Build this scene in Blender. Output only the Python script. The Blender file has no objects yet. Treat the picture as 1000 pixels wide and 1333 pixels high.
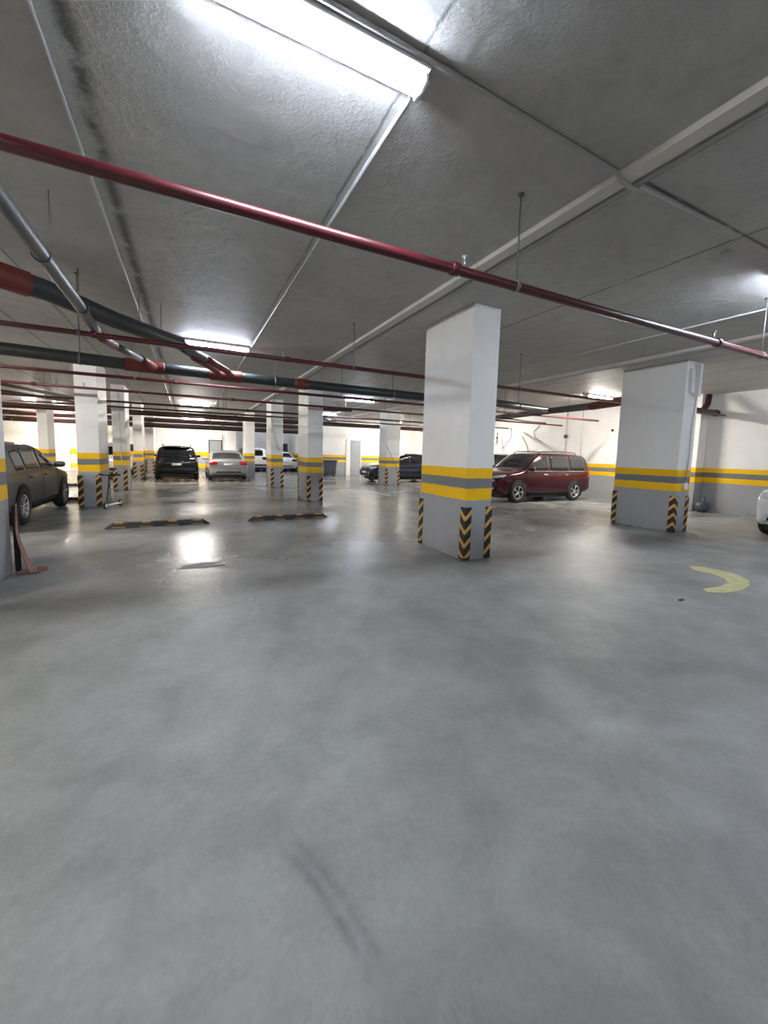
import bpy, math, random
from mathutils import Vector, Matrix
random.seed(7)
S = bpy.context.scene
COL = S.collection
PI = math.pi
CEIL = 3.55

# ------------------------------------------------------------------ materials
def nt(name):
    m = bpy.data.materials.new(name); m.use_nodes = True
    n = m.node_tree; b = n.nodes['Principled BSDF']
    return m, n, b
def N(n, t, **k):
    x = n.nodes.new(t)
    for a, v in k.items():
        if a.startswith('i_'): x.inputs[int(a[2:])].default_value = v
        else: setattr(x, a, v)
    return x
def L(n, a, b): n.links.new(a, b)
def math_(n, op, a, b=None, c=None, clamp=False):
    x = n.nodes.new('ShaderNodeMath'); x.operation = op; x.use_clamp = clamp
    for i, v in enumerate((a, b, c)):
        if v is None: continue
        if isinstance(v, (int, float)): x.inputs[i].default_value = v
        else: n.links.new(v, x.inputs[i])
    return x.outputs[0]
def mixc(n, fac, a, b):
    x = n.nodes.new('ShaderNodeMix'); x.data_type = 'RGBA'
    for i, v in ((0, fac), (6, a), (7, b)):
        if isinstance(v, (int, float)): x.inputs[i].default_value = v
        elif isinstance(v, tuple): x.inputs[i].default_value = (*v[:3], 1)
        else: n.links.new(v, x.inputs[i])
    return x.outputs[2]
def noise(n, scale, detail=4, rough=.55, vec=None, dist=0):
    x = n.nodes.new('ShaderNodeTexNoise'); x.inputs['Scale'].default_value = scale
    x.inputs['Detail'].default_value = detail; x.inputs['Roughness'].default_value = rough
    x.inputs['Distortion'].default_value = dist
    if vec is not None: n.links.new(vec, x.inputs['Vector'])
    return x.outputs['Fac']
def ramp(n, f, lo, hi):
    x = n.nodes.new('ShaderNodeMapRange'); x.inputs[1].default_value = lo; x.inputs[2].default_value = hi
    n.links.new(f, x.inputs[0]); return x.outputs[0]
def coords(n):
    c = n.nodes.new('ShaderNodeTexCoord'); s = n.nodes.new('ShaderNodeSeparateXYZ')
    n.links.new(c.outputs['Object'], s.inputs[0])
    return c.outputs['Object'], s.outputs[0], s.outputs[1], s.outputs[2]
def bump(n, b, h, strength, dist):
    x = n.nodes.new('ShaderNodeBump'); x.inputs['Strength'].default_value = strength
    x.inputs['Distance'].default_value = dist
    n.links.new(h, x.inputs['Height']); n.links.new(x.outputs[0], b.inputs['Normal'])

def simple(name, col, rough=.5, metal=0, coat=0, var=.06, nscale=6, emit=None, es=0, trans=0, spec=.5):
    m, n, b = nt(name)
    v, x, y, z = coords(n)
    f = noise(n, nscale, 4, .6, v)
    dark = tuple(c*(1-var*2) for c in col); lite = tuple(min(1, c*(1+var)) for c in col)
    L(n, mixc(n, f, dark, lite), b.inputs['Base Color'])
    b.inputs['Roughness'].default_value = rough; b.inputs['Metallic'].default_value = metal
    b.inputs['Coat Weight'].default_value = coat; b.inputs['Specular IOR Level'].default_value = spec
    if emit: b.inputs['Emission Color'].default_value = (*emit, 1); b.inputs['Emission Strength'].default_value = es
    if trans: b.inputs['Transmission Weight'].default_value = trans
    return m

YEL = (.95, .54, .003); GRY = (.19, .197, .205); LGRY = (.34, .345, .36); WHT = (.88, .865, .84)
def painted(name, lv, white=WHT, low=LGRY, mid=GRY, yel=YEL):
    """white wall paint over a yellow / grey / yellow band over grey"""
    m, n, b = nt(name)
    v, x, y, z = coords(n)
    wob = math_(n, 'MULTIPLY', math_(n, 'SUBTRACT', noise(n, 7, 3, .6, v), .5), .018)
    zz = math_(n, 'ADD', z, wob)
    col = white
    c = mixc(n, math_(n, 'LESS_THAN', zz, lv[0]), white, yel)
    c = mixc(n, math_(n, 'LESS_THAN', zz, lv[1]), c, mid)
    c = mixc(n, math_(n, 'LESS_THAN', zz, lv[2]), c, yel)
    c = mixc(n, math_(n, 'LESS_THAN', zz, lv[3]), c, low)
    st = noise(n, 1.3, 6, .65, v)
    mx = N(n, 'ShaderNodeMix', data_type='RGBA', blend_type='MULTIPLY')
    mx.inputs[0].default_value = 1
    L(n, c, mx.inputs[6]); L(n, mixc(n, ramp(n, st, .3, .7), (.9, .89, .87), (1, 1, 1)), mx.inputs[7])
    # grime close to the floor
    g = math_(n, 'MULTIPLY', ramp(n, z, .35, 0), ramp(n, noise(n, 5, 5, .7, v), .35, .75), clamp=True)
    c2 = mixc(n, math_(n, 'MULTIPLY', g, .5), mx.outputs[2], (.17, .17, .16))
    L(n, c2, b.inputs['Base Color']); b.inputs['Roughness'].default_value = .5
    b.inputs['Specular IOR Level'].default_value = .3
    bump(n, b, noise(n, 9, 5, .6, v), .25, .01)
    return m
M = {}
M['paint'] = painted('painted_column', (1.33, 1.185, 1.04, .875))
M['wallp'] = painted('painted_wall', (1.33, 1.19, 1.04, .885))
M['backp'] = painted('painted_back_wall', (1.30, 1.0, .50, .22), mid=(.40, .42, .47))
M['backw'] = painted('glow_toned_back_wall', (1.30, 1.0, .46, .22), white=(.82, .78, .70), mid=(.72, .68, .60), low=(.66, .63, .56))  # cream tones carry the overexposed warm light on this wall in their colour

# floor
m, n, b = nt('grey_epoxy_floor'); M['floor'] = m
v, x, y, z = coords(n)
n1 = noise(n, .55, 6, .62, v, .6); n2 = noise(n, 2.2, 8, .68, v, .4); n3 = noise(n, 40, 3, .6, v)
c = mixc(n, ramp(n, n1, .34, .66), (.178, .178, .167), (.298, .30, .288))
mx = N(n, 'ShaderNodeMix', data_type='RGBA', blend_type='MULTIPLY'); mx.inputs[0].default_value = 1
L(n, c, mx.inputs[6]); L(n, mixc(n, ramp(n, n2, .22, .78), (.68, .68, .67), (1.2, 1.2, 1.205)), mx.inputs[7])
c = mx.outputs[2]
mx = N(n, 'ShaderNodeMix', data_type='RGBA', blend_type='MULTIPLY'); mx.inputs[0].default_value = 1
L(n, c, mx.inputs[6]); L(n, mixc(n, ramp(n, n3, .3, .7), (.93, .93, .93), (1.05, 1.05, 1.05)), mx.inputs[7])
c = mx.outputs[2]
def gauss(src, c0, w):
    d = math_(n, 'DIVIDE', math_(n, 'SUBTRACT', src, c0), w)
    return math_(n, 'EXPONENT', math_(n, 'MULTIPLY', math_(n, 'MULTIPLY', d, d), -1))
# uneven darker band across the drive lane
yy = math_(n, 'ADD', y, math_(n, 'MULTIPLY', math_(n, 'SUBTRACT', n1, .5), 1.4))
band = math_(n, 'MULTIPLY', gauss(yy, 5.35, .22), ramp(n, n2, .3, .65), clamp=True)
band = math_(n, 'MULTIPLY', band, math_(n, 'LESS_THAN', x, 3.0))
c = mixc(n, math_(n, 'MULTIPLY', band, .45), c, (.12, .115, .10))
# curved tyre scuff
dx = math_(n, 'SUBTRACT', x, -1.05); dy = math_(n, 'SUBTRACT', y, .72)
rr = math_(n, 'SQRT', math_(n, 'ADD', math_(n, 'MULTIPLY', dx, dx), math_(n, 'MULTIPLY', dy, dy)))
t1 = math_(n, 'ADD', gauss(rr, 1.50, .018), math_(n, 'MULTIPLY', gauss(rr, 1.55, .02), .8))
msk = math_(n, 'MULTIPLY', ramp(n, y, .86, .98), ramp(n, y, 1.42, 1.3), clamp=True)
t1 = math_(n, 'MULTIPLY', math_(n, 'MULTIPLY', t1, msk), ramp(n, noise(n, 12, 4, .6, v), .25, .6), clamp=True)
t1 = math_(n, 'MULTIPLY', t1, math_(n, 'GREATER_THAN', x, 0))
c = mixc(n, math_(n, 'MULTIPLY', t1, .5), c, (.06, .06, .06))
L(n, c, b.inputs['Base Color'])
wear = ramp(n, math_(n, 'ADD', y, math_(n, 'MULTIPLY', n2, 1.5)), 7.2, 4.2)   # the lane by the camera is scuffed dull
rg = math_(n, 'ADD', math_(n, 'ADD', .15, math_(n, 'MULTIPLY', wear, .27)), math_(n, 'MULTIPLY', ramp(n, n1, .3, .7), .12))
L(n, rg, b.inputs['Roughness'])
b.inputs['Specular IOR Level'].default_value = .26
hb = math_(n, 'ADD', noise(n, 5, 5, .6, v, 1.0), math_(n, 'MULTIPLY', n3, .06))
bump(n, b, hb, .4, .02)

# ceiling: rough sprayed concrete with formwork joints running away from the camera
m, n, b = nt('sprayed_concrete_ceiling'); M['ceil'] = m
v, x, y, z = coords(n)
big = noise(n, .7, 5, .6, v, .5); med = noise(n, 4, 7, .65, v, 1.2); fin = noise(n, 45, 4, .65, v)
c = mixc(n, ramp(n, big, .3, .7), (.43, .42, .40), (.53, .52, .50))
mx = N(n, 'ShaderNodeMix', data_type='RGBA', blend_type='MULTIPLY'); mx.inputs[0].default_value = 1
L(n, c, mx.inputs[6]); L(n, mixc(n, ramp(n, med, .3, .72), (.86, .86, .85), (1.08, 1.08, 1.08)), mx.inputs[7])
c = mx.outputs[2]
# weathered pale patch around x=5..7
wobx = math_(n, 'ADD', x, math_(n, 'MULTIPLY', math_(n, 'SUBTRACT', noise(n, 2.5, 6, .7, v), .5), .07))
tot = None
for x0, w, k in ((-.50, .05, 1), (1.13, .012, .6), (4.56, .014, .9), (3.06, .025, 1), (8.52, .03, 1), (-2.55, .02, .8), (-1.72, .02, .7),
                 (9.15, .02, .9), (9.75, .02, .9), (10.9, .02, .9), (12.4, .02, .9), (13.6, .02, .9), (6.98, .012, .5), (-4.2, .03, .9), (-6, .03, .9)):
    g = math_(n, 'MULTIPLY', gauss(wobx, x0, w), k)
    tot = g if tot is None else math_(n, 'MAXIMUM', tot, g)
gy = math_(n, 'MULTIPLY', gauss(y, 1.98, .014), math_(n, 'GREATER_THAN', x, 3.1))
tot = math_(n, 'MAXIMUM', tot, gy)
brk = math_(n, 'ADD', .45, ramp(n, noise(n, 5, 3, .6, v), .35, .6), clamp=True)
tot = math_(n, 'MULTIPLY', tot, brk, clamp=True)
c = mixc(n, math_(n, 'MULTIPLY', tot, .85), c, (.05, .05, .048))
L(n, c, b.inputs['Base Color']); b.inputs['Roughness'].default_value = .6
near = ramp(n, math_(n, 'ADD', y, math_(n, 'MULTIPLY', big, 2)), 5, 2)
wave = noise(n, 2.2, 3, .5, v, 1.5)
pit = math_(n, 'MULTIPLY', ramp(n, fin, .5, .75), math_(n, 'ADD', .25, near))
h = math_(n, 'ADD', math_(n, 'MULTIPLY', wave, 1.3), math_(n, 'ADD', math_(n, 'MULTIPLY', med, .8), math_(n, 'MULTIPLY', pit, .35)))
h = math_(n, 'SUBTRACT', h, math_(n, 'MULTIPLY', tot, .8))
bump(n, b, h, .42, .028)

M['strip'] = simple('cream_beam_strip', (.72, .68, .62), .6, var=.12, nscale=3)
M['conduit'] = simple('painted_conduit', (.42, .42, .41), .5, var=.12)
M['conduitw'] = simple('white_conduit', (.72, .71, .70), .4)
M['red'] = simple('red_pipe_paint', (.085, .006, .010), .38, var=.2, nscale=3, spec=.6)
M['dred'] = simple('dark_maroon_pipe', (.045, .012, .011), .45, var=.3, nscale=2)
M['orange'] = simple('red_oxide_coupling', (.16, .026, .018), .5, var=.15)
M['dgrey'] = simple('dark_grey_plastic_pipe', (.035, .04, .043), .35, var=.15)
M['mgrey'] = simple('dusty_grey_pipe', (.13, .13, .125), .45, var=.2)
M['steel'] = simple('galvanised_steel', (.42, .42, .42), .3, metal=.8, var=.1)
M['rod'] = simple('dark_hanger_rod', (.16, .16, .15), .5, metal=.3)
M['cool'] = simple('cool_light_diffuser', (.9, .93, 1), .4, emit=(.76, .85, 1), es=42)
M['warm'] = simple('warm_light_diffuser', (1, .95, .88), .4, emit=(1, .94, .86), es=120)
M['casing'] = simple('white_light_casing', (.8, .8, .8), .4)
M['black'] = simple('black_rubber', (.012, .012, .013), .55)
M['tyre'] = simple('tyre_rubber', (.018, .018, .02), .7, nscale=20)
M['glass'] = simple('dark_car_glass', (.008, .009, .010), .05, spec=.4)
M['glasst'] = simple('lighter_car_glass', (.03, .033, .033), .05, spec=.4)
M['chrome'] = simple('chrome_trim', (.7, .7, .72), .15, metal=1)
M['alloy'] = simple('silver_alloy', (.62, .63, .65), .28, metal=.85)
M['dalloy'] = simple('dark_wheel_alloy', (.07, .07, .075), .4, metal=.5)
M['clad'] = simple('black_body_cladding', (.007, .007, .008), .75, spec=.25)
M['lamp'] = simple('clear_lamp_lens', (.55, .57, .6), .08, coat=.6)
M['tail'] = simple('red_tail_lens', (.5, .015, .012), .1, coat=.7)
M['taild'] = simple('smoked_tail_lens', (.03, .004, .005), .1, coat=.7)
M['plate'] = simple('white_number_plate', (.78, .78, .78), .4)
M['seam'] = simple('dark_panel_gap', (.01, .01, .01), .7)
M['door'] = simple('grey_metal_door', (.33, .35, .37), .4, var=.08)
M['frame'] = simple('white_door_frame', (.78, .74, .72), .5)
M['dark'] = simple('dark_opening', (.03, .032, .035), .6)
M['yellowline'] = simple('worn_yellow_road_paint', (.50, .46, .21), .45, var=.25, nscale=9)
M['paleline'] = simple('pale_yellow_line', (.36, .355, .27), .4, var=.2, nscale=9)
M['bin'] = simple('dark_blue_grey_bin', (.045, .05, .065), .45)
M['sack'] = simple('grey_plastic_sack', (.06, .07, .095), .4, var=.2)
M['rust'] = simple('rusty_pinkish_metal', (.28, .13, .10), .6, var=.25)
M['stopy'] = simple('orange_reflector_patch', (.62, .30, .08), .35)
M['cream'] = simple('cream_door_paint', (.80, .74, .60), .5)
M['wpl'] = simple('white_plastic', (.75, .75, .74), .4)

def paintmat(name, col, metal=.3, rough=.28):
    return simple(name, col, rough, metal=metal, coat=.8 if max(col) > .1 else .3, var=.02)

def guard_mat(name, sgn):
    m, n, b = nt(name)
    v, x, y, z = coords(n)
    d = math_(n, 'ADD', math_(n, 'ABSOLUTE', x), math_(n, 'ABSOLUTE', y))
    t = math_(n, 'ADD', z, math_(n, 'MULTIPLY', d, -1.0*sgn))
    t = math_(n, 'FRACT', math_(n, 'ADD', math_(n, 'DIVIDE', t, .195), 5.1))
    f = math_(n, 'MULTIPLY', math_(n, 'LESS_THAN', t, .36), math_(n, 'GREATER_THAN', z, .05))
    f = math_(n, 'MULTIPLY', f, math_(n, 'GREATER_THAN', d, .012))
    L(n, mixc(n, f, (.013, .013, .014), (.66, .36, .075)), b.inputs['Base Color'])
    b.inputs['Roughness'].default_value = .5
    return m
M['guardV'] = guard_mat('black_yellow_chevron_rubber', 1)
M['guardA'] = guard_mat('black_yellow_chevron_rubber_b', -1)

# ------------------------------------------------------------------ mesh helpers
class MB:
    def __init__(s): s.v = []; s.f = []; s.sm = []
    def add(s, vs, fs, smooth=False):
        o = len(s.v); s.v += [tuple(p) for p in vs]
        s.f += [tuple(i+o for i in f) for f in fs]; s.sm += [smooth]*len(fs); return s
    def box(s, x0, y0, z0, x1, y1, z1, bev=0):
        if bev <= 0:
            vs = [(x, y, z) for z in (z0, z1) for y in (y0, y1) for x in (x0, x1)]
            fs = [(0, 2, 3, 1), (4, 5, 7, 6), (0, 1, 5, 4), (2, 6, 7, 3), (0, 4, 6, 2), (1, 3, 7, 5)]
            return s.add(vs, fs)
        import bmesh
        bm = bmesh.new(); bmesh.ops.create_cube(bm, size=1)
        bmesh.ops.scale(bm, vec=(x1-x0, y1-y0, z1-z0), verts=bm.verts)
        bmesh.ops.translate(bm, vec=((x0+x1)/2, (y0+y1)/2, (z0+z1)/2), verts=bm.verts)
        bmesh.ops.bevel(bm, geom=list(bm.edges), offset=bev, segments=2, affect='EDGES', profile=.5)
        bm.verts.index_update()
        s.add([v.co[:] for v in bm.verts], [[v.index for v in f.verts] for f in bm.faces]); bm.free(); return s
    def tube(s, pts, r, seg=12, cap=True):
        pts = [Vector(p) for p in pts]; rings = []
        rs = r if isinstance(r, (list, tuple)) else [r]*len(pts)
        prev = None
        for i, p in enumerate(pts):
            if i == 0: t = pts[1]-p
            elif i == len(pts)-1: t = p-pts[i-1]
            else: t = (pts[i+1]-p).normalized()+(p-pts[i-1]).normalized()
            t.normalize()
            if prev is None:
                a = Vector((0, 0, 1)) if abs(t.z) < .9 else Vector((1, 0, 0))
                u = t.cross(a).normalized()
            else: u = (prev-t*prev.dot(t)).normalized()
            prev = u; w = t.cross(u)
            rings.append([p+(u*math.cos(2*PI*k/seg)+w*math.sin(2*PI*k/seg))*rs[i] for k in range(seg)])
        vs = [q for rg in rings for q in rg]; fs = []
        for i in range(len(pts)-1):
            for k in range(seg):
                a = i*seg+k; b2 = i*seg+(k+1) % seg
                fs.append((a, b2, b2+seg, a+seg))
        s.add(vs, fs, True)
        if cap:
            s.add(rings[0], [tuple(range(seg))[::-1]]); s.add(rings[-1], [tuple(range(seg))])
        return s
    def lathe(s, prof, axis='y', c=(0, 0, 0), seg=28):
        vs = []; fs = []
        for k in range(seg):
            a = 2*PI*k/seg
            for (r, h) in prof:
                if axis == 'y': vs.append((c[0]+r*math.cos(a), c[1]+h, c[2]+r*math.sin(a)))
                else: vs.append((c[0]+r*math.cos(a), c[1]+r*math.sin(a), c[2]+h))
        P = len(prof)
        for k in range(seg):
            for j in range(P-1):
                a = k*P+j; b2 = ((k+1) % seg)*P+j
                fs.append((a, a+1, b2+1, b2))
        return s.add(vs, fs, True)
    def prism(s, poly, z0, z1):
        k = len(poly); vs = [(p[0], p[1], z0) for p in poly]+[(p[0], p[1], z1) for p in poly]
        fs = [tuple(range(k))[::-1], tuple(range(k, 2*k))]+[(i, (i+1) % k, (i+1) % k+k, i+k) for i in range(k)]
        return s.add(vs, fs)
    def ball(s, c, r, seg=14, p=1.0):
        vs = []; fs = []
        for i in range(seg+1):
            th = PI*i/seg
            for k in range(seg*2):
                ph = PI*k/seg
                q = [math.sin(th)*math.cos(ph), math.sin(th)*math.sin(ph), math.cos(th)]
                q = [math.copysign(abs(t)**p, t) for t in q]
                vs.append((c[0]+q[0]*r[0], c[1]+q[1]*r[1], c[2]+q[2]*r[2]))
        for i in range(seg):
            for k in range(seg*2):
                a = i*seg*2+k; b2 = i*seg*2+(k+1) % (seg*2)
                fs.append((a, a+seg*2, b2+seg*2, b2))
        return s.add(vs, fs, True)
    def build(s, name, mat, parent=None, loc=None):
        me = bpy.data.meshes.new(name); me.from_pydata(s.v, [], s.f)
        me.polygons.foreach_set('use_smooth', s.sm)
        me.materials.append(mat)
        import bmesh
        bm = bmesh.new(); bm.from_mesh(me)
        bmesh.ops.remove_doubles(bm, verts=bm.verts, dist=1e-5)
        bmesh.ops.recalc_face_normals(bm, faces=bm.faces); bm.to_mesh(me); bm.free()
        o = bpy.data.objects.new(name, me); COL.objects.link(o)
        if loc: o.location = loc
        if parent: o.parent = parent
        return o
def tag(o, label, cat, group=None):
    o['label'] = label; o['category'] = cat
    if group: o['group'] = group
    return o
def thing(name, label, cat, loc=(0, 0, 0), rz=0, group=None):
    o = bpy.data.objects.new(name, None); COL.objects.link(o); o.location = loc; o.rotation_euler = (0, 0, rz)
    o.empty_display_size = .2
    return tag(o, label, cat, group)
def struct(o): o['kind'] = 'structure'; return o
def copy_tree(o, parent=None):
    c = o.copy(); COL.objects.link(c)
    if parent: c.parent = parent
    for ch in o.children: copy_tree(ch, c)
    return c

# ------------------------------------------------------------------ room shell
XW, YB, XL, YF = 14.35, 29.0, -11.5, -7.0
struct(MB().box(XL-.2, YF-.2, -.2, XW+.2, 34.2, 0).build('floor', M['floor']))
struct(MB().box(XL-.2, YF-.2, CEIL, XW+.2, 34.2, CEIL+.2).build('ceiling', M['ceil']))
struct(MB().box(XW, YF-.2, 0, XW+.2, 24.4, CEIL).build('wall_right', M['wallp']))
struct(MB().box(7.55, 24.2, 0, XW, 24.4, CEIL).build('wall_back_right', M['wallp']))
struct(MB().box(7.55, 24.4, 0, 7.75, 33, CEIL).build('wall_recess_side', M['wallp']))
struct(MB().box(2.95, 33, 0, 7.75, 33.2, CEIL).build('wall_recess', M['wallp']))
struct(MB().box(2.95, YB, 0, 3.15, 33, CEIL).build('wall_recess_left', M['wallp']))
struct(MB().box(-3.2, YB, 0, 2.95, YB+.2, CEIL).build('wall_back', M['backp']))
struct(MB().box(XL, YB, 0, -3.2, YB+.2, CEIL).build('wall_back_left', M['backw']))
struct(MB().box(XL-.2, YF, 0, XL, YB, CEIL).build('wall_left', M['backw']))
struct(MB().box(XL, YF-.2, 0, XW, YF, CEIL).build('wall_front', M['wallp']))
# shallow cream beam strips with a conduit beside them
k = 0
for x0, x1, cx in ((2.80, 2.92, 3.0), (8.2, 8.36, 8.44)):
    k += 1
    mb = MB(); mb.box(x0, YF, CEIL-.05, x1, 24.2 if x0 > 7.5 else 33, CEIL)
    struct(mb.build('trim_%d' % k, M['strip']))
    tag(MB().tube([(cx, YF+.1, CEIL-.035)]+[(cx+random.uniform(-.004, .004), yy_, CEIL-.03+random.uniform(-.004, .002)) for yy_ in range(-5, 24, 2)], .017, 8).build('ceiling_conduit', M['conduit']),
        'painted conduit running beside the cream ceiling strip ' + ('nearest the big square column' if k == 1 else 'over the broad white column'), 'conduit')
# thin surface conduits on the ceiling
def cond(pts, r, label, mat='conduit', grp=None):
    return tag(MB().tube(pts, r, 8).build('ceiling_conduit', M[mat]), label, 'conduit', grp)
cond([(-.62, y_, CEIL-.012) for y_ in (-5, 2, 8, 14, 22)], .012, 'thin pale conduit beside the dark ragged ceiling joint on the left')
cond([(1.18, y_, CEIL-.012) for y_ in (2.1, 5, 8.5)], .012, 'thin conduit from the nearest ceiling light to the second light')
cond([(1.18, y_, CEIL-.012) for y_ in (8.7, 14, 20, 27)], .01, 'thin conduit running away beyond the second ceiling light')
cond([(6.9, y_, CEIL-.012) for y_ in (-3, 5, 9, 14, 22)], .012, 'white conduit crossing the ceiling between the two cream strips', 'conduitw')
cond([(-6, 1.93, CEIL-.015), (.3, 1.93, CEIL-.015), (1.3, 1.95, CEIL-.015), (2.7, 2.0, CEIL-.015), (2.76, 2.0, CEIL-.02), (2.82, 2.0, CEIL-.065), (3.0, 2.0, CEIL-.07), (3.05, 2.0, CEIL-.02), (4.0, 2.0, CEIL-.012)], .015,
     'grey conduit from the nearest ceiling light over the cream strip')
j = MB().lathe([(0, 0), (.045, 0), (.045, -.03), (0, -.03)], 'z', (4.75, 2.2, CEIL), 16)
tag(j.build('junction_box', M['conduit']), 'round junction box on the bare ceiling by crossing dark joints', 'junction box')

# ------------------------------------------------------------------ columns with chevron corner guards
def lguard(sx, sy, mat, h=.775, leg=.1, t=.012):
    """corner guard wrapping a corner; the column lies towards (-sx,-sy)"""
    mb = MB()
    P = [(sx*t, sy*t), (-sx*leg, sy*t), (-sx*leg, 0), (0, 0), (0, -sy*leg), (sx*t, -sy*leg)]
    if sx*sy < 0: P = P[::-1]
    mb.prism(P, .015, h)
    return mb
def column(x0, y0, x1, y1, label, corners='nsew', h=CEIL, gv=None, name='column', mat='paint', skipc=()):
    cx, cy = (x0+x1)/2, (y0+y1)/2
    w, d = (x1-x0)/2, (y1-y0)/2
    c = thing(name, label, 'column', (cx, cy, 0))
    s = MB(); s.box(-w, -d, 0, w, d, h, .012); s.build('shaft', M[mat], c)
    skip = skipc
    for sx, sy, kk in ((-1, -1, 0), (1, -1, 1), (-1, 1, 2), (1, 1, 3)):
        if corners == 'none' or kk in skip: continue
        mt = M['guardV'] if (gv or 'VAVA')[kk] == 'V' else M['guardA']
        lguard(sx, sy, mt).build('corner_guard', mt, c, (sx*w, sy*d, 0))
    return c
P1 = column(3.5, 4.45, 3.96, 5.67, 'large white column with yellow bands nearest the middle of the floor')
P2 = column(9.1, 4.68, 9.6, 6.02, 'broad white column with cable and socket right of the maroon car', gv='AAVV')
P3 = column(-2.3, 4.75, -1.85, 5.95, 'white column cut off by the left edge beside the dark grey car', skipc=(3,))
P4 = column(-2.38, 11.85, -1.93, 13.1, 'white column with a kick scooter leaning at its foot', gv='VAVA')
P5 = column(-2.24, 16.0, -1.86, 17.1, 'white column with hanging white cable behind the scooter column')
P6 = column(-2.18, 21.15, -1.83, 22.3, 'shaded far column left of the black car')
P7 = column(-2.15, 26.3, -1.7, 27.5, 'farthest slim column just left of the black car by the back wall')
P8 = column(-4.97, 19.0, -4.67, 19.9, 'white column seen above the hood of the dark grey car')
P9 = column(3.2, 11.6, 3.66, 12.75, 'white column behind the right end of the right wheel stop')
P10 = column(3.03, 16.4, 3.5, 17.5, 'white column between the white van and the white sedan')
P11 = column(2.8, 22.5, 3.28, 23.6, 'white column just right of the silver sedan', 'none')
P12 = column(2.3, 28.0, 2.9, 28.95, 'white pilaster on the back wall behind the silver sedan', 'none')
P13 = column(8.4, 16.75, 9.1, 17.6, 'white column in front of the black crossover, crossed by a cable')
P14 = column(13.9, 6.65, 14.34, 7.3, 'pilaster on the right wall behind the broad white column', 'none')
# small black-yellow guard on the wall corner beside the bin
g_ = tag(lguard(-1, -1, M['guardV']).build('corner_guard', M['guardV'], None, (8.42, 24.185, 0)), 'striped black and yellow corner guard beside the dark bin', 'corner guard')

# bent guard that has peeled off the left column
pg = thing('bent_corner_guard', 'bent rusty corner guard peeling off the left edge column', 'corner guard', (-1.81, 5.93, 0))
mb = MB(); W = []
for i in range(9):
    t = i/8; z_ = .80*(1-t)+.012
    off = .02+.13*max(0, (t-.35)/.65)**1.5; wd = .03+.12*t
    W.append((off, z_, wd))
vs = []
for off, z_, wd in W: vs += [(off, -wd+.03, z_), (off, .03, z_), (off+.008, .03, z_), (off+.008, -wd+.03, z_)]
fs = [(4*i+a, 4*i+(a+1) % 4, 4*i+4+(a+1) % 4, 4*i+4+a) for i in range(8) for a in range(4)]
mb.add(vs, fs+[(0, 1, 2, 3), (32, 35, 34, 33)]); mb.build('peeled_strip', M['rust'], pg)
mb = MB().box(.02, -.10, .004, .24, .035, .02, .004); mb.box(.20, -.04, .016, .29, -.01, .06)
mb.build('foot_plate', M['rust'], pg)
MB().box(-.02, .025, .01, .035, .04, .79).build('edge_strip', M['black'], pg)

# ------------------------------------------------------------------ ceiling lights
def light_proto(mat):
    t = thing('fluorescent_light', '', 'ceiling light')
    MB().box(-.6, -.095, -.045, .6, .095, 0, .008).build('casing', M['casing'], t)
    mb = MB(); prof = [(math.cos(a)*.062, -.062+math.sin(a)*.03) for a in [2*PI*i/16 for i in range(16)]]
    vs = [(xx, p[0], p[1]) for xx in (-.585, .585) for p in prof]
    fs = [(i, (i+1) % 16, (i+1) % 16+16, i+16) for i in range(16)]+[tuple(range(16))[::-1], tuple(range(16, 32))]
    mb.add(vs, fs, True); mb.build('diffuser', M[mat], t)
    for sx in (-1, 1): MB().box(sx*.592-.012, -.066, -.09, sx*.592+.012, .066, -.018, .006).build('end_cap', M['casing'], t)
    return t
lc = light_proto('cool'); lw = light_proto('warm')
LIGHTS = [  # x, y, z of mount, warm, scale, label
    (.585, 2.05, CEIL, 0, 'nearest fluorescent batten light glowing on the ceiling'),
    (.55, 8.58, CEIL, 0, 'second ceiling light, above the forked red and grey pipes'),
    (.35, 20.3, CEIL, 1, 'ceiling light above and in front of the black car'),
    (.35, 26.3, 3.3, 1, 'farthest ceiling light before the back wall above the black car'),
    (5.95, 14.3, CEIL, 0, 'ceiling light above the bin and grey door area'),
    (11.95, 8.65, CEIL, 1, 'ceiling light above the maroon car'),
    (6.22, 2.1, CEIL, 0, 'ceiling light beyond the right edge of the picture'),
    (6.75, 20.9, CEIL, 0, 'small distant ceiling light just right of the column behind the right wheel stop'),
    (5.4, 28.6, CEIL, 0, 'ceiling light over the white van in the recess'),
    (-4.8, 8.6, CEIL, 1, 'ceiling light above the dark grey car hidden by the left column'),
    (-6.5, 15.2, CEIL, 1, 'ceiling light in the left bays beyond the dark grey car'),
    (-6.0, 23.5, CEIL, 1, 'ceiling light in the far left corner bays'),
    (-6.6, 27.2, 3.1, 1, 'added low-hung fill light brightening the back wall in the far left bays'),  # added to brighten the far left wall
    (-4.8, 2.05, CEIL, 1, 'added ceiling fill light in the left aisle outside the picture'),  # unseen, added to lift the overall brightness
    (6.1, -4.6, CEIL, 0, 'added ceiling fill light behind the camera to the right'),  # unseen fill behind the camera, added for ambient light
    (11.9, 2.1, CEIL, 0, 'added unseen ceiling fill light over the white car at the right edge'),  # out of view, added as fill from the right
    (11.9, 16.0, CEIL, 1, 'ceiling light over the white car behind the maroon one'),
    (11.5, 22.2, CEIL, 1, 'ceiling light by the far right corner'),
    (-4.8, -3.6, CEIL, 0, 'added ceiling fill light behind the camera to the left'),  # second fill behind the camera, added and never seen
]
used = {0: False, 1: False}
for x_, y_, z_, w_, lb in LIGHTS:
    src = lw if w_ else lc
    o = src if not used[w_] else copy_tree(src)
    used[w_] = True
    o.location = (x_, y_, z_); o['label'] = lb; o['group'] = 'fluorescent ceiling lights'
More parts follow.
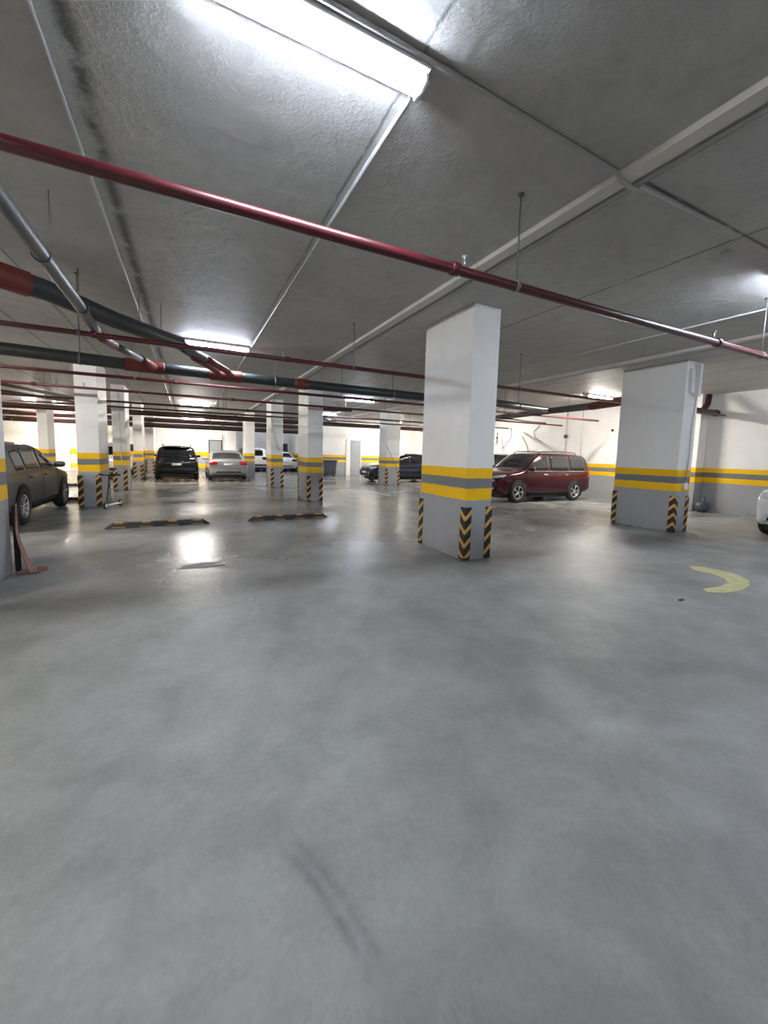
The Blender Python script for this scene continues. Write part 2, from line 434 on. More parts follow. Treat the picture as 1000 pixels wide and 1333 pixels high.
# hanging rods of the added far left fill light
tag(MB().tube([(-.1, 26.3, 3.3), (-.1, 26.3, CEIL)], .006, 6).build('hanger_rod', M['rod']), 'rod holding up the farthest ceiling light, left end', 'rod')
tag(MB().tube([(.8, 26.3, 3.3), (.8, 26.3, CEIL)], .006, 6).build('hanger_rod', M['rod']), 'rod holding up the farthest ceiling light, right end', 'rod')

for xx_, e_ in ((-7.05, 'left'), (-6.15, 'right')):  # rods made to carry the added far left fill light
    tag(MB().tube([(xx_, 27.2, 3.1), (xx_, 27.2, CEIL)], .006, 6).build('hanger_rod', M['rod']), 'rod holding up the added far left fill light, '+e_+' end', 'rod')
# ------------------------------------------------------------------ pipes
def hanger(par, x, y, z, r, mat='rod'):
    mb = MB(); mb.tube([(x, y, z+r*.6), (x, y, CEIL)], .006, 6); mb.lathe([(0, 0), (.03, 0), (.03, -.012), (0, -.012)], 'z', (x, y, CEIL), 12)
    mb.build('hanger_rod', M[mat], par)
    dirx = True
    MB().lathe([(r+.008, -.014), (r+.008, .014), (r+.002, .014), (r+.002, -.014), (r+.008, -.014)], 'y', (0, 0, 0), 18).build('clamp', M[mat], par, (x, y, z))
    ob = par.children[-1]
    return ob
def xpipe(y, x0, x1, z, r, mat, label, hangers=(), heads=(), couplings=(), tilt=0, cmat=None):
    t = thing('sprinkler_pipe' if r < .05 else 'drain_pipe', label, 'pipe', group=None)
    Y = lambda x: y+tilt*(x-x0)
    MB().tube([(x0, Y(x0), z), ((x0+x1)/2, Y((x0+x1)/2), z-.004), (x1, Y(x1), z)], r, 14).build('pipe_run', M[mat], t)
    for hx in hangers:
        MB().tube([(hx, Y(hx), z+r*.8), (hx, Y(hx), CEIL)], .0065, 6).build('hanger_rod', M['rod'], t)
        MB().tube([(hx-.015, Y(hx-.015), z), (hx+.015, Y(hx), z)], r+.008, 14).build('clamp', M['rod'], t)
        MB().lathe([(0, 0), (.028, 0), (.028, -.01), (0, -.01)], 'z', (hx, Y(hx), CEIL), 12).build('ceiling_anchor', M['rod'], t)
    for hx in heads:
        mb = MB(); mb.tube([(hx, Y(hx), z+r*.6), (hx, Y(hx), z+r+.055)], .011, 8)
        mb.lathe([(0, .075), (.024, .075), (.024, .07), (.008, .055), (.012, .05)], 'z', (hx, Y(hx), z+r), 10)
        mb.build('sprinkler_head', M['steel'], t)
    for cx_, wd in couplings:
        MB().tube([(cx_-wd, Y(cx_), z), (cx_-wd*.9, Y(cx_), z), (cx_+wd*.9, Y(cx_), z), (cx_+wd, Y(cx_), z)], [r+.004, r+.012, r+.012, r+.004], 14).build('coupling', M[cmat or mat], t)
    return t
ZP = 2.86
xpipe(2.52, -9, 13.5, ZP, .036, 'red', 'nearest thin red sprinkler pipe crossing the whole ceiling',
      (-3.2, 2.38, 6.5, 10.6), (1.87, 5.35), ((1.78, .035), (-3.8, .03), (5.45, .03)))
xpipe(6.1, -11, 14, ZP, .032, 'red', 'second red sprinkler pipe, crossing in front of the forked pipes',
      (-5.0, -1.15, 2.42, 6.0, 9.9), (1.3, -2.6, 7.9), ((-1.0, .03), (1.36, .03)))
xpipe(9.3, -11, 12.9, 2.84, .032, 'red', 'third red sprinkler pipe just under the dark grey drain pipe',
      (-4.6, -.9, 3.4, 8.6), (-1.9, 2.5), ((-.2, .04), (4.2, .04)))
xpipe(11.38, -11, 13.6, 2.82, .03, 'red', 'fourth red sprinkler pipe passing in front of the scooter column',
      (-4.4, -1.0, 2.2, 5.6), (-2.1, 3.2, 5.4, 8.2), ((-3.0, .04), (1.1, .04)))
far = [(14.6, ZP, .034, 'dred'), (15.75, 2.80, .03, 'dred'), (18.3, 2.88, .06, 'dred'), (18.8, 2.82, .035, 'red'), (20.7, 2.95, .05, 'dred'),
       (23.9, 2.98, .06, 'dred'), (24.35, 2.74, .07, 'dred'), (24.75, 2.98, .08, 'dred'), (25.2, 2.70, .11, 'dred'), (25.6, 2.98, .08, 'dred'), (28.6, 3.2, .06, 'dred')]
words = ['just behind the scooter column', 'threading behind the cable column', 'thick, between the cable column and shaded column', 'thin, below a thicker maroon one',
         'before the shaded far column', 'above the black car', 'thick and low, above the silver sedan', 'upper of the pair above the silver sedan', 'thickest and lowest, before the back wall',
         'upper one before the back wall', 'slimmer one close under the ceiling at the back wall']
for i, (y_, z_, r_, mt) in enumerate(far):
    xr = 13.8 if y_ < 23.5 else (2.25 if y_ > 27.5 else 7.4)
    xpipe(y_, -11, xr, z_, r_, mt, 'distant dark red pipe '+words[i], (-7.5, -3.6, 1.2)+((5.5, 10.5) if xr > 10 else ()), (-.6, 4.9) if xr > 10 and r_ < .05 else (), ((-3.1, .06), (1.9, .06)))

# dark grey drain main with red couplings
t = thing('drain_pipe', 'long dark grey drain pipe with red couplings running under the ceiling', 'pipe')
zz_ = 2.97
mn = [(-8, 8.0, zz_), (-2.55, 8.35, zz_), (-.85, 8.6, zz_), (1.5, 8.78, zz_), (5.3, 8.85, zz_), (7.5, 8.6, zz_), (9.95, 8.95, zz_)]
MB().tube(mn, .1, 18).build('pipe_run', M['dgrey'], t)
def along(x):
    for a, c_ in zip(mn, mn[1:]):
        if a[0] <= x <= c_[0]:
            k_ = (x-a[0])/(c_[0]-a[0]); return (x, a[1]+(c_[1]-a[1])*k_, zz_)
for xa, xb in ((-.98, -.35), (.42, 1.02), (2.12, 2.42), (7.1, 7.6), (-4.6, -4.3)):
    MB().tube([along(xa), along(xa+.02), along(xb-.02), along(xb)], [.108, .115, .115, .108], 18).build('coupling', M['orange'], t)
for hx in (-3.4, -1.6, 1.7, 4.55, 6.3, 8.6):
    p = along(hx)
    MB().tube([(p[0], p[1], p[2]+.09), (p[0], p[1], CEIL)], .007, 6).build('hanger_rod', M['rod'], t)
    MB().tube([(p[0]-.015, p[1], p[2]), (p[0]+.015, p[1], p[2])], .109, 18).build('clamp', M['rod'], t)
# the second drain that forks into the main
t = thing('drain_pipe', 'dark grey drain pipe forking through two red branches into the long drain', 'pipe')
dp = [(-4.6, 3.5, 3.14), (-2.4, 4.75, 3.14), (-1.63, 5.32, 3.14), (-1.33, 5.58, 3.14), (-.81, 6.3, 3.12), (-.05, 6.85, 3.05)]
MB().tube(dp, [.115, .115, .115, .11, .105, .1], 18).build('pipe_run', M['dgrey'], t)
MB().tube([(-.05, 6.85, 3.05), (.05, 7.0, 3.03), (.34, 7.5, 3.0)], .06, 14).build('pipe_run', M['mgrey'], t)
MB().tube([(-.12, 6.8, 3.03), (-.02, 7.0, 3.0), (.14, 7.3, 2.97)], .048, 14).build('pipe_run', M['dgrey'], t)
MB().tube([(.12, 7.26, 2.97), (.2, 7.45, 2.97), (.50, 8.2, 2.97), (.6, 8.62, 2.97)], .06, 14).build('branch', M['orange'], t)
MB().tube([(.3, 7.42, 3.0), (.4, 7.6, 2.99), (.70, 8.2, 2.97), (.82, 8.66, 2.97)], .06, 14).build('branch', M['orange'], t)
MB().tube([(-4.6, 3.5, 3.14), (-2.4, 4.75, 3.14), (-1.63, 5.32, 3.14), (-1.45, 5.48, 3.14)], .125, 18).build('coupling', M['orange'], t)
for p in ((-1.1, 5.92), (-.55, 6.5), (-.3, 6.68)):
    MB().tube([(p[0], p[1], 3.1), (p[0], p[1], CEIL)], .006, 6).build('hanger_rod', M['rod'], t)
# the steep grey pipe from overhead
t = thing('drain_pipe', 'thinner grey pipe coming from overhead left and joining the long drain', 'pipe')
MB().tube([(-.96, -5, 2.95), (-.97, 3.9, 2.95), (-.98, 5.2, 2.95), (-1.01, 6.4, 2.95)], .055, 16).build('pipe_run', M['mgrey'], t)
MB().tube([(-1.01, 6.4, 2.95), (-1.0, 6.65, 2.95), (-.92, 7.05, 2.96)], .062, 16).build('coupling', M['orange'], t)
MB().tube([(-.92, 7.05, 2.96), (-.68, 7.95, 2.97)], .052, 16).build('pipe_run', M['mgrey'], t)
MB().tube([(-.68, 7.95, 2.98), (-.6, 8.2, 2.97), (-.5, 8.62, 2.97)], .065, 16).build('coupling', M['orange'], t)
for y_ in (4.05, 5.35): MB().tube([(-.975, y_-.03, 2.95), (-.975, y_+.03, 2.95)], .062, 16).build('joint_ring', M['dgrey'], t)
for y_ in (1.2, 4.3): MB().tube([(-.97, y_, 3.0), (-.97, y_, CEIL)], .006, 6).build('hanger_rod', M['rod'], t)
# right hand big pipe
t = thing('drain_pipe', 'grey drain pipe with red end above the maroon car', 'pipe')
MB().tube([(10.75, 16.0, zz_), (10.62, 12.2, zz_), (10.2, 9.2, zz_), (10.15, 7.6, zz_)], .095, 18).build('pipe_run', M['mgrey'], t)
MB().tube([(10.15, 7.6, zz_), (10.15, 7.55, zz_), (9.9, 6.75, zz_), (9.8, 6.45, zz_)], [.095, .105, .11, .11], 18).build('coupling', M['orange'], t)
MB().tube([(9.93, 8.95, zz_), (10.2, 9.1, zz_)], .108, 18).build('coupling', M['orange'], t)
for p in ((10.18, 8.3), (10.6, 11.8)): MB().tube([(p[0], p[1], 3.05), (p[0], p[1], CEIL)], .006, 6).build('hanger_rod', M['rod'], t)
t = thing('drain_pipe', 'short red branch pipe slanting down to the drain right of the big column', 'pipe')
MB().tube([(6.6, 7.6, 3.2), (7.0, 8.1, 3.12), (7.35, 8.5, 3.0)], .06, 14).build('branch', M['orange'], t)
tag(MB().tube([(8.0, 9.25, 2.93), (8.05, 9.25, 3.05), (10.9, 9.65, 3.05)], .022, 10).build('sprinkler_pipe', M['dred']), 'short thin maroon pipe just above the drain over the maroon car', 'pipe')
tag(MB().tube([(9.0, 9.9, 2.75), (10.5, 10.3, 2.75), (11.6, 10.4, 2.75)], .02, 10).build('sprinkler_pipe', M['dred']), 'short thin pipe hanging below the drain over the maroon car', 'pipe')
# stub by the right wall
t = thing('drain_pipe', 'short dark pipe with slanting branch by the right wall pilaster', 'pipe')
MB().tube([(12.3, 6.4, 2.97), (14.1, 6.4, 2.97)], .085, 16).build('pipe_run', M['dred'], t)
MB().tube([(13.4, 6.4, 2.97), (13.75, 6.45, 3.2), (13.9, 6.5, 3.47)], .08, 16).build('branch', M['dred'], t)
MB().tube([(14.08, 6.4, 2.97), (14.2, 6.4, 2.97)], .1, 16).build('end_cap', M['black'], t)
# red pipes tangle at far left
for i, (a, c_) in enumerate((((-6.2, 12.0, 3.2), (-3.2, 18.2, 3.15)), ((-7.2, 14.0, 3.2), (-2.9, 20.8, 3.15)))):
    tag(MB().tube([a, c_], .05, 12).build('sprinkler_pipe', M['red' if i else 'dred']), ['maroon', 'brighter red'][i]+' slanting pipe among the far left pipes above the dark grey car', 'pipe')
for i, (a, c_) in enumerate((((5.4, 18.3, 3.2), (8.1, 22.6, 3.15)), ((5.2, 13.2, 3.0), (3.7, 13.6, 3.0)))):
    tag(MB().tube([a, c_], [.09, .075][i], 14).build('drain_pipe', M[['mgrey', 'dred'][i]]), ['grey slanting pipe above the dark bin', 'short dark pipe beside the top of the column by the right wheel stop'][i], 'pipe')

# ------------------------------------------------------------------ cars
def interp(P, x):
    if x <= P[0][0]: return P[0][1]
    for i in range(len(P)-1):
        if x <= P[i+1][0]:
            p0 = P[max(i-1, 0)]; p1 = P[i]; p2 = P[i+1]; p3 = P[min(i+2, len(P)-1)]
            h = p2[0]-p1[0]; t = (x-p1[0])/h
            d = (p2[1]-p1[1])/h
            da = (p1[1]-p0[1])/(p1[0]-p0[0]) if i > 0 else d
            db = (p3[1]-p2[1])/(p3[0]-p2[0]) if i+2 < len(P) else d
            m1 = 0 if da*d <= 0 else 2*da*d/(da+d)
            m2 = 0 if db*d <= 0 else 2*db*d/(db+d)
            if i == 0: m1 = d
            return (2*t**3-3*t*t+1)*p1[1]+(t**3-2*t*t+t)*h*m1+(-2*t**3+3*t*t)*p2[1]+(t**3-t*t)*h*m2
    return P[-1][1]

class Car:
    def __init__(s, K):
        s.__dict__.update(K)
    def top(s, x): return interp(s.tp, x)
    def bot(s, x): return interp(s.bt, x)
    def plan(s, x):
        e = 1.0
        for end, ln, cap in ((s.tp[-1][0], s.lf, s.cf), (-s.tp[0][0], s.lr, s.cr)):
            xx = x if end == s.tp[-1][0] else -x
            if end != s.tp[-1][0]: end = -s.tp[0][0]
            q = (end-xx)/ln
            if q < 1:
                q = max(q, 0); f = (1-(1-q)**2.6)**(1/2.6)
                e = min(e, cap+(1-cap)*f)
        return s.W*e
    def hw(s, x, z):
        tp, bt = s.top(x), s.bot(x)
        if z > tp+1e-6 or z < bt-1e-6: return -1
        belt = s.belt
        if z < belt:
            sec = 1-.10*max(0, (.62-z)/.62)**2-.05*max(0, (z-.68)/(belt-.68))**2
            # crisp shoulder line
        else:
            sec = .95-s.tum*(z-belt)/(s.H-belt)
        r = s.r
        q = min(1, max(0, (tp-z)/r)); rd = (1-(1-q)**2.7)**(1/2.7)
        q2 = min(1, max(0, (z-bt)/.06)); rb = .93+.07*(1-(1-q2)**2)**.5
        return s.plan(x)*sec*rd*rb
    def inside(s, x, y, z):
        if x < s.tp[0][0] or x > s.tp[-1][0]: return False
        return s.hw(x, z) >= abs(y)
    def endx(s, y, z, sgn):
        a = (s.tp[-1][0] if sgn > 0 else s.tp[0][0]); b2 = 0
        if s.inside(a-sgn*1e-4, y, z): return a
        # march inward until inside
        x = a; st = -sgn*.02
        for _ in range(140):
            if s.inside(x, y, z): break
            x += st
        lo, hi = x-st, x
        for _ in range(18):
            m_ = (lo+hi)/2
            if s.inside(m_, y, z): hi = m_
            else: lo = m_
        return hi
    def endp(s, y, z, sgn):
        a = s.tp[-1][0] if sgn > 0 else s.tp[0][0]
        for _ in range(40):
            x = s.endx(y, z, sgn)
            if abs(x-a) < s.maxend: break
            y *= .97; z -= .006
        return (x, y, z)
    def topz(s, x, y):
        lo, hi = .5, s.top(x)
        z = hi
        for _ in range(200):
            if s.inside(x, y, z): break
            z -= .008
        a, b2 = z+.008, z
        for _ in range(16):
            m_ = (a+b2)/2
            if s.inside(x, y, m_): b2 = m_
            else: a = m_
        return b2
    def body(s, mat, par):
        x0, x1 = s.tp[0][0], s.tp[-1][0]; NX = 110; K = 30
        xs = []
        for i in range(NX+1):
            t = i/NX; t2 = t-.07*math.sin(2*PI*t)   # denser at the ends
            xs.append(x0+(x1-x0)*t2)
        vs = []; fs = []
        for x in xs:
            tp, bt = s.top(x), s.bot(x); row = []
            for j in range(K+1):
                q = (j/K); q = q**1.9
                z = tp-(tp-bt)*q
                row.append((x, max(0, s.hw(x, z)), z))
            vs += row+[(p[0], -p[1], p[2]) for p in row]
        R = 2*(K+1)
        for i in range(NX):
            for j in range(K):
                a = i*R+j; fs.append((a, a+1, a+1+R, a+R))
                a += K+1; fs.append((a, a+R, a+1+R, a+1))
            a = i*R+K; b2 = i*R+2*K+1; fs.append((a, b2, b2+R, a+R))
        for i in (0, NX):
            for j in range(K):
                a = i*R+j; b2 = a+K+1; fs.append((a, b2, b2+1, a+1))
        mb = MB(); mb.add(vs, fs, True)
        return mb.build('body', mat, par)
    def grid(s, fn, nu, nv, off, name, mat, par, thick=.004):
        """fn(u,v)->(point, outward dir)"""
        o = []; inn = []
        for i in range(nu+1):
            for j in range(nv+1):
                p, d = fn(i/nu, j/nv); p = Vector(p); d = Vector(d).normalized()
                o.append(p+d*off); inn.append(p-d*.012)
        n1 = len(o); fs = []
        W_ = nv+1
        for i in range(nu):
            for j in range(nv):
                a = i*W_+j; fs.append((a, a+1, a+1+W_, a+W_))
        for i in range(nu):
            for j in (0, nv):
                a = i*W_+j; fs.append((a, a+W_, a+W_+n1, a+n1))
        for j in range(nv):
            for i in (0, nu):
                a = i*W_+j; fs.append((a, a+1, a+1+n1, a+n1))
        mb = MB(); mb.add(o+inn, fs, False)
        for q in range(nu*nv): mb.sm[q] = True
        return mb.build(name, mat, par)
    def side(s, x0, x1, zb, zt, name, mat, par, sgn, off=.006, nu=8, nv=4, slant0=0, slant1=0):
        f0 = zb if callable(zb) else (lambda x: zb); f1 = zt if callable(zt) else (lambda x: zt)
        def fn(u, v):
            xa = x0+slant0*v; xb = x1+slant1*v; x = xa+(xb-xa)*u
            z = f0(x)+(f1(x)-f0(x))*v
            h = s.hw(x, z)
            return (x, sgn*h, z), (0, sgn, .12)
        return s.grid(fn, nu, nv, off, name, mat, par)
    def end(s, y0, y1, z0, z1, name, mat, par, sgn, off=.006, nu=8, nv=4, z0b=None, z1b=None):
        z0b = z0 if z0b is None else z0b; z1b = z1 if z1b is None else z1b
        def fn(u, v):
            y = y0+(y1-y0)*u; za = z0+(z0b-z0)*u; zb = z1+(z1b-z1)*u; z = za+(zb-za)*v
            return s.endp(y, z, sgn), (sgn, 0 if abs(y) < s.W*.6 else (.6 if y > 0 else -.6), .05)
        return s.grid(fn, nu, nv, off, name, mat, par)
    def topp(s, x0, x1, w0, w1, name, mat, par, sgn, off=.006):
        def fn(u, v):
            x = x0+(x1-x0)*u; w = w0+(w1-w0)*u; y = (2*v-1)*w*s.plan(x)
            return (x, y, s.topz(x, y)), (sgn*.5, 0, .86)
        return s.grid(fn, 12, 14, off, name, mat, par)

def wheel(par, x, y, R, sgn, style, wd=.2):
    w = MB(); h = wd/2
    w.lathe([(R*.62, -h*.8), (R*.66, -h), (R*.9, -h), (R*.985, -h*.78), (R, -h*.4), (R, h*.4), (R*.985, h*.78), (R*.9, h), (R*.66, h), (R*.62, h*.8), (R*.62, -h*.8)], 'y', (0, 0, 0), 32)
    wo = w.build('wheel', M['tyre'], par, (x, y, R))
    rim = MB(); yo = sgn*h*.72
    rim.lathe([(R*.56, yo-sgn*.05), (R*.64, yo+sgn*.02), (R*.60, yo+sgn*.025), (R*.55, yo-sgn*.02), (R*.56, yo-sgn*.05)], 'y', (0, 0, 0), 32)
    rim.lathe([(0, yo+sgn*.012), (R*.12, yo+sgn*.012), (R*.15, yo-sgn*.02), (R*.15, yo-sgn*.05)], 'y', (0, 0, 0), 16)
    ns = 5 if style == 'five' else 7
    for k_ in range(ns):
        a = 2*PI*k_/ns+.3
        for da, tw in (((-.10, .25), (.13, .33)) if style == 'five' else ((0, 0),)):
            c0, s0 = math.cos(a+da), math.sin(a+da); c1, s1 = math.cos(a+tw), math.sin(a+tw)
            p0 = Vector((c0*R*.12, yo, s0*R*.12)); p1 = Vector((c1*R*.6, yo+sgn*.012, s1*R*.6))
            rim.tube([p0, (p0+p1)/2, p1], [R*.045, R*.04, R*.055], 6)
    rim.build('rim', M['alloy'] if style != 'dark' else M['dalloy'], wo)
    MB().lathe([(0, yo-sgn*.055), (R*.6, yo-sgn*.055), (R*.6, yo-sgn*.06), (0, yo-sgn*.06)], 'y', (0, 0, 0), 24).build('brake_disc', M['seam'], wo)
    return wo

SUV = dict(L=4.43, H=1.70, W=.865, tum=.15, r=.13, belt=1.06, lf=.75, cf=.62, lr=.4, cr=.80,
    tp=[(-2.21, .92), (-2.185, 1.02), (-2.12, 1.2), (-1.98, 1.55), (-1.86, 1.65), (-1.2, 1.695), (-.2, 1.70), (.3, 1.66), (.62, 1.5), (1.12, 1.13), (1.3, 1.075), (1.75, 1.01), (2.05, .90), (2.17, .74), (2.215, .58)],
    bt=[(-2.21, .42), (-2.0, .32), (-1.5, .24), (1.5, .24), (2.0, .27), (2.215, .36)],
    wf=1.38, wr=-1.33, R=.345, maxend=.42, ws=(.36, 1.06), rw=(-2.11, -1.98), wins=((-.05, .98), (-1.03, -.13), (-1.85, -1.12)), rwz=(1.12, 1.5))
CRO = dict(SUV, L=4.4, H=1.56, belt=1.0, r=.15, tum=.19, lf=.8, lr=.55, cr=.72, W=.90,
    tp=[(-2.2, .88), (-2.17, .98), (-2.06, 1.10), (-1.72, 1.38), (-1.4, 1.48), (-.6, 1.555), (-.1, 1.55), (.2, 1.50), (.55, 1.33), (1.08, 1.06), (1.25, 1.02), (1.75, .93), (2.05, .80), (2.17, .66), (2.2, .55)],
    ws=(.26, 1.0), rw=(-2.05, -1.72), wins=((-.1, .9), (-.95, -.18), (-1.45, -1.03)), rwz=(1.1, 1.36))
XTR = dict(SUV, L=4.6, H=1.64, tp=[(a, b2*.965) for a, b2 in SUV['tp']], W=.91, r=.15, lr=.45, cr=.74, belt=1.04, tum=.22, rwz=(1.09, 1.45))
SED = dict(SUV, L=4.42, H=1.47, W=.865, belt=.94, r=.12, tum=.21, lf=.8, cf=.62, lr=.55, cr=.72,
    tp=[(-2.21, .70), (-2.19, .85), (-2.13, .98), (-1.95, 1.03), (-1.62, 1.055), (-1.35, 1.16), (-.98, 1.36), (-.6, 1.45), (-.1, 1.47), (.2, 1.44), (.55, 1.28), (1.12, .99), (1.3, .95), (1.8, .85), (2.08, .74), (2.18, .62), (2.21, .52)],
    bt=[(-2.21, .40), (-2.0, .27), (-1.5, .2), (1.5, .2), (2.0, .22), (2.21, .32)],
    wf=1.35, wr=-1.25, R=.315, ws=(.28, 1.05), rw=(-1.56, -1.02), wins=((-.05, .88), (-.95, -.13)), rwz=None)
VAN = dict(SUV, L=4.5, H=1.72, W=.86, belt=1.02, r=.13, tum=.13, lr=.3, cr=.84)

def make_car(K, name, label, loc, rz, paint, glass='glass', wstyle='seven', tail='tail', clad=True, rails=False, plate_f=True, dual=False, group=None, chromebelt=False, badge=True):
    c = Car(K); t = thing(name, label, 'car', loc, rz, group)
    pm = paint
    c.body(pm, t)
    x0, x1 = c.tp[0][0], c.tp[-1][0]
    G_ = M[glass]
    c.topp(c.ws[0], c.ws[1], .74, .84, 'windshield', G_, t, 1)
    if K.get('rwz'):
        c.end(-.56*c.W/.865, .56*c.W/.865, c.rwz[0], c.rwz[1], 'rear_window', M['glass'], t, -1, nu=12, nv=6)
    else:
        c.topp(c.rw[0], c.rw[1], .80, .72, 'rear_window', M['glasst' if glass == 'glasst' else 'glass'], t, -1)
    for sg in (-1, 1):
        for i, (a, b2) in enumerate(c.wins):
            zb = c.belt+.015
            zt = lambda x: max(zb+.012, min(c.top(x)-.115, c.H-.13))
            c.side(a, b2, zb+(.0), zt, 'side_window', G_, t, sg, nu=14, nv=4)
        if chromebelt:
            c.side(c.wins[-1][0], c.wins[0][1], c.belt-.02, c.belt+.002, 'chrome_strip', M['chrome'], t, sg, off=.01, nu=20, nv=1)
        # wheel arches, sill
        for wx in (c.wf, c.wr):
            R2 = c.R+(.075 if clad else .05)
            def fn(u, v, wx=wx, R2=R2, sg=sg):
                a = PI*u*1.12-.06*PI; rr = R2*v
                x = wx+math.cos(a)*rr; z = max(c.bot(x)+.004, c.R+math.sin(a)*rr)
                return (x, sg*max(c.hw(x, z), .3), z), (0, sg, 0)
            c.grid(fn, 24, 4, .004, 'wheel_arch', M['clad'] if clad else M['seam'], t)
            wheel(t, wx, sg*(c.W-.082), c.R, sg, wstyle)
        c.side(c.wr+c.R+.05, c.wf-c.R-.05, .25, .36, 'sill', M['clad'] if clad else pm, t, sg, off=.012, nu=10, nv=2)
        for xs_ in (c.wins[0][1]-.02, c.wins[0][0]-.04, c.wins[1][0]-.04):
            lo = .38 if xs_ > c.wr+.42 else c.R*2+.12
            c.side(xs_-.004, xs_+.004, lo, c.belt, 'door_gap', M['seam'], t, sg, off=.003, nu=1, nv=10)
        for xs_ in (c.wins[0][0]+.1, c.wins[1][0]+.08):
            c.side(xs_, xs_+.17, c.belt-.15, c.belt-.115, 'door_handle', M['chrome'] if chromebelt else pm, t, sg, off=.03, nu=4, nv=1)
        # mirror
        mx_ = c.wins[0][1]-.12; hw_ = c.hw(mx_, c.belt+.03)
        mo = MB(); mo.ball((mx_+.02, sg*(hw_+.12), c.belt+.06), (.075, .105, .07), 10, .75)
        mo.tube([(mx_, sg*(hw_-.02), c.belt+.015), (mx_, sg*(hw_+.09), c.belt+.04)], .02, 8)
        mo.build('mirror', pm if name != 'suv_dark' else M['black'], t)
        # lights
        hz = c.top(c.tp[-1][0]-.30)-.07
        c.end(sg*.44*c.W/.865, sg*.80*c.W/.865, hz-.11, hz-.02, 'headlight', M['lamp'], t, 1, off=.008, z0b=hz-.06, z1b=hz+.035)
        tz = (.86, 1.04) if K.get('rwz') else (.78, .93)
        c.end(sg*.50*c.W/.865, sg*.845*c.W/.865, tz[0], tz[1], 'taillight', M[tail], t, -1, off=.01, z0b=tz[0]-.02, z1b=tz[1]+.03, nu=10)
        c.end(sg*.48, sg*.60, .43, .50, 'fog_light', M['lamp'], t, 1, off=.006)
        if rails:
            MB().tube([(x0+.55, sg*c.W*.63, c.H-.06), (x0+.65, sg*c.W*.66, c.H+.0), (x0+1.5, sg*c.W*.67, c.H+.03), (.1, sg*c.W*.66, c.H+.01), (.3, sg*c.W*.64, c.H-.06)], .016, 8).build('roof_rail', M['clad'], t)
    c.end(-.42, .42, .58, .76 if c.H > 1.5 else .68, 'grille', M['seam'], t, 1, off=.008, nu=10)
    c.end(-.55, .55, .37, .44, 'front_bumper_insert', M['clad'], t, 1, off=.006, nu=10, nv=2)
    c.end(-.60, .60, .34, .362, 'front_skid_trim', M['chrome'], t, 1, off=.012, nu=10, nv=1)
    if badge:
        mb = MB(); bx = c.endx(0, .7, 1)
        mb.lathe([(.0, -.004), (.055, -.004), (.06, 0), (.055, .004), (0, .004)], 'y', (0, 0, 0), 18)
        o = mb.build('badge', M['chrome'], t, (bx+.012, 0, .69 if c.H > 1.5 else .62)); o.rotation_euler = (0, 0, PI/2); o.scale = (1.3, 1, .8)
    c.end(-.25, .25, .46, .57, 'number_plate', M['plate'], t, 1, off=.014, nu=2, nv=1)
    rz0 = (.70, .82) if K.get('rwz') else (.72, .83)
    c.end(-.20, .20, rz0[0], rz0[1], 'number_plate', M['plate'], t, -1, off=.012, nu=2, nv=1)
    if K.get('rwz'):
        c.end(-.36, .36, .86, .885, 'tailgate_trim', M['chrome'] if not clad else pm, t, -1, off=.02, nu=6, nv=1)
    if clad: c.end(-.78, .78, .40, .54, 'rear_bumper_insert', M['clad'], t, -1, off=.012, nu=14, nv=3)
    else: c.end(-.55, .55, .40, .46, 'rear_bumper_insert', M['seam'], t, -1, off=.006, nu=14, nv=2)
    c.end(-.70, .70, .575, .583, 'bumper_gap', M['seam'], t, -1, off=.003, nu=14, nv=1)
    if K.get('rwz'):
        z_ = c.rwz[1]+.05
        mb = MB(); mb.ball((c.endx(0, z_, -1)+.02, 0, z_+.05), (.12, .55, .022), 12, .6)
        mb.build('spoiler', pm, t)
    MB().box(x0+.25, -c.W*.78, .14, x1-.3, c.W*.78, .34, .03).build('underbody', M['black'], t)
    return t

PM = lambda nm, col, me=.3, ro=.25: paintmat(nm, col, me, ro)
maroon = PM('maroon_car_paint', (.05, .003, .012), .35, .2)
whitep = PM('white_car_paint', (.74, .75, .76), 0, .25)
silver = PM('silver_car_paint', (.52, .54, .56), .55, .3)
blackp = PM('black_car_paint', (.012, .013, .015), .3, .15)
navyp = PM('blue_black_car_paint', (.010, .014, .028), .3, .15)
greyp = PM('dusty_grey_car_paint', (.065, .067, .073), .4, .42)

make_car(SUV, 'suv', 'maroon seven-seat suv parked side-on in front of the right wall', (11.12, 10.55, 0), PI, maroon, 'glasst', 'five', rails=True, chromebelt=True)
make_car(CRO, 'suv', 'dusty dark grey crossover parked at left behind the edge column', (-3.64, 10.85, 0), PI/2, greyp, 'glasst', 'seven', rails=False)
make_car(XTR, 'suv', 'black suv parked nose-in with its rear facing the lane', (-.45, 22.8, 0), PI/2, blackp, 'glass', 'dark', tail='taild', rails=True)
make_car(SED, 'sedan', 'silver sedan with red tail lights parked right of the black suv', (1.75, 22.4, 0), PI/2, silver, 'glasst', 'seven', clad=False)
make_car(CRO, 'suv', 'shiny blue-black crossover parked behind the column near the grey door', (10.55, 19.25, 0), PI, navyp, 'glass', 'dark')
make_car(VAN, 'van', 'white van in the far recess left of the narrow column', (4.15, 30.7, 0), PI/2, whitep, 'glass', 'dark', tail='taild')
make_car(SED, 'sedan', 'white sedan in the far recess seen between two columns', (6.25, 30.75, 0), PI/2, whitep, 'glass', 'dark', clad=False, tail='taild')
make_car(VAN, 'van', 'white hatchback mostly hidden behind the maroon suv', (12.05, 14.4, 0), PI, whitep, 'glass', 'dark', clad=False)
make_car(SUV, 'suv', 'white car just entering the right edge of the picture', (12.56, 3.08, 0), PI, whitep, 'glass', 'dark', clad=False)
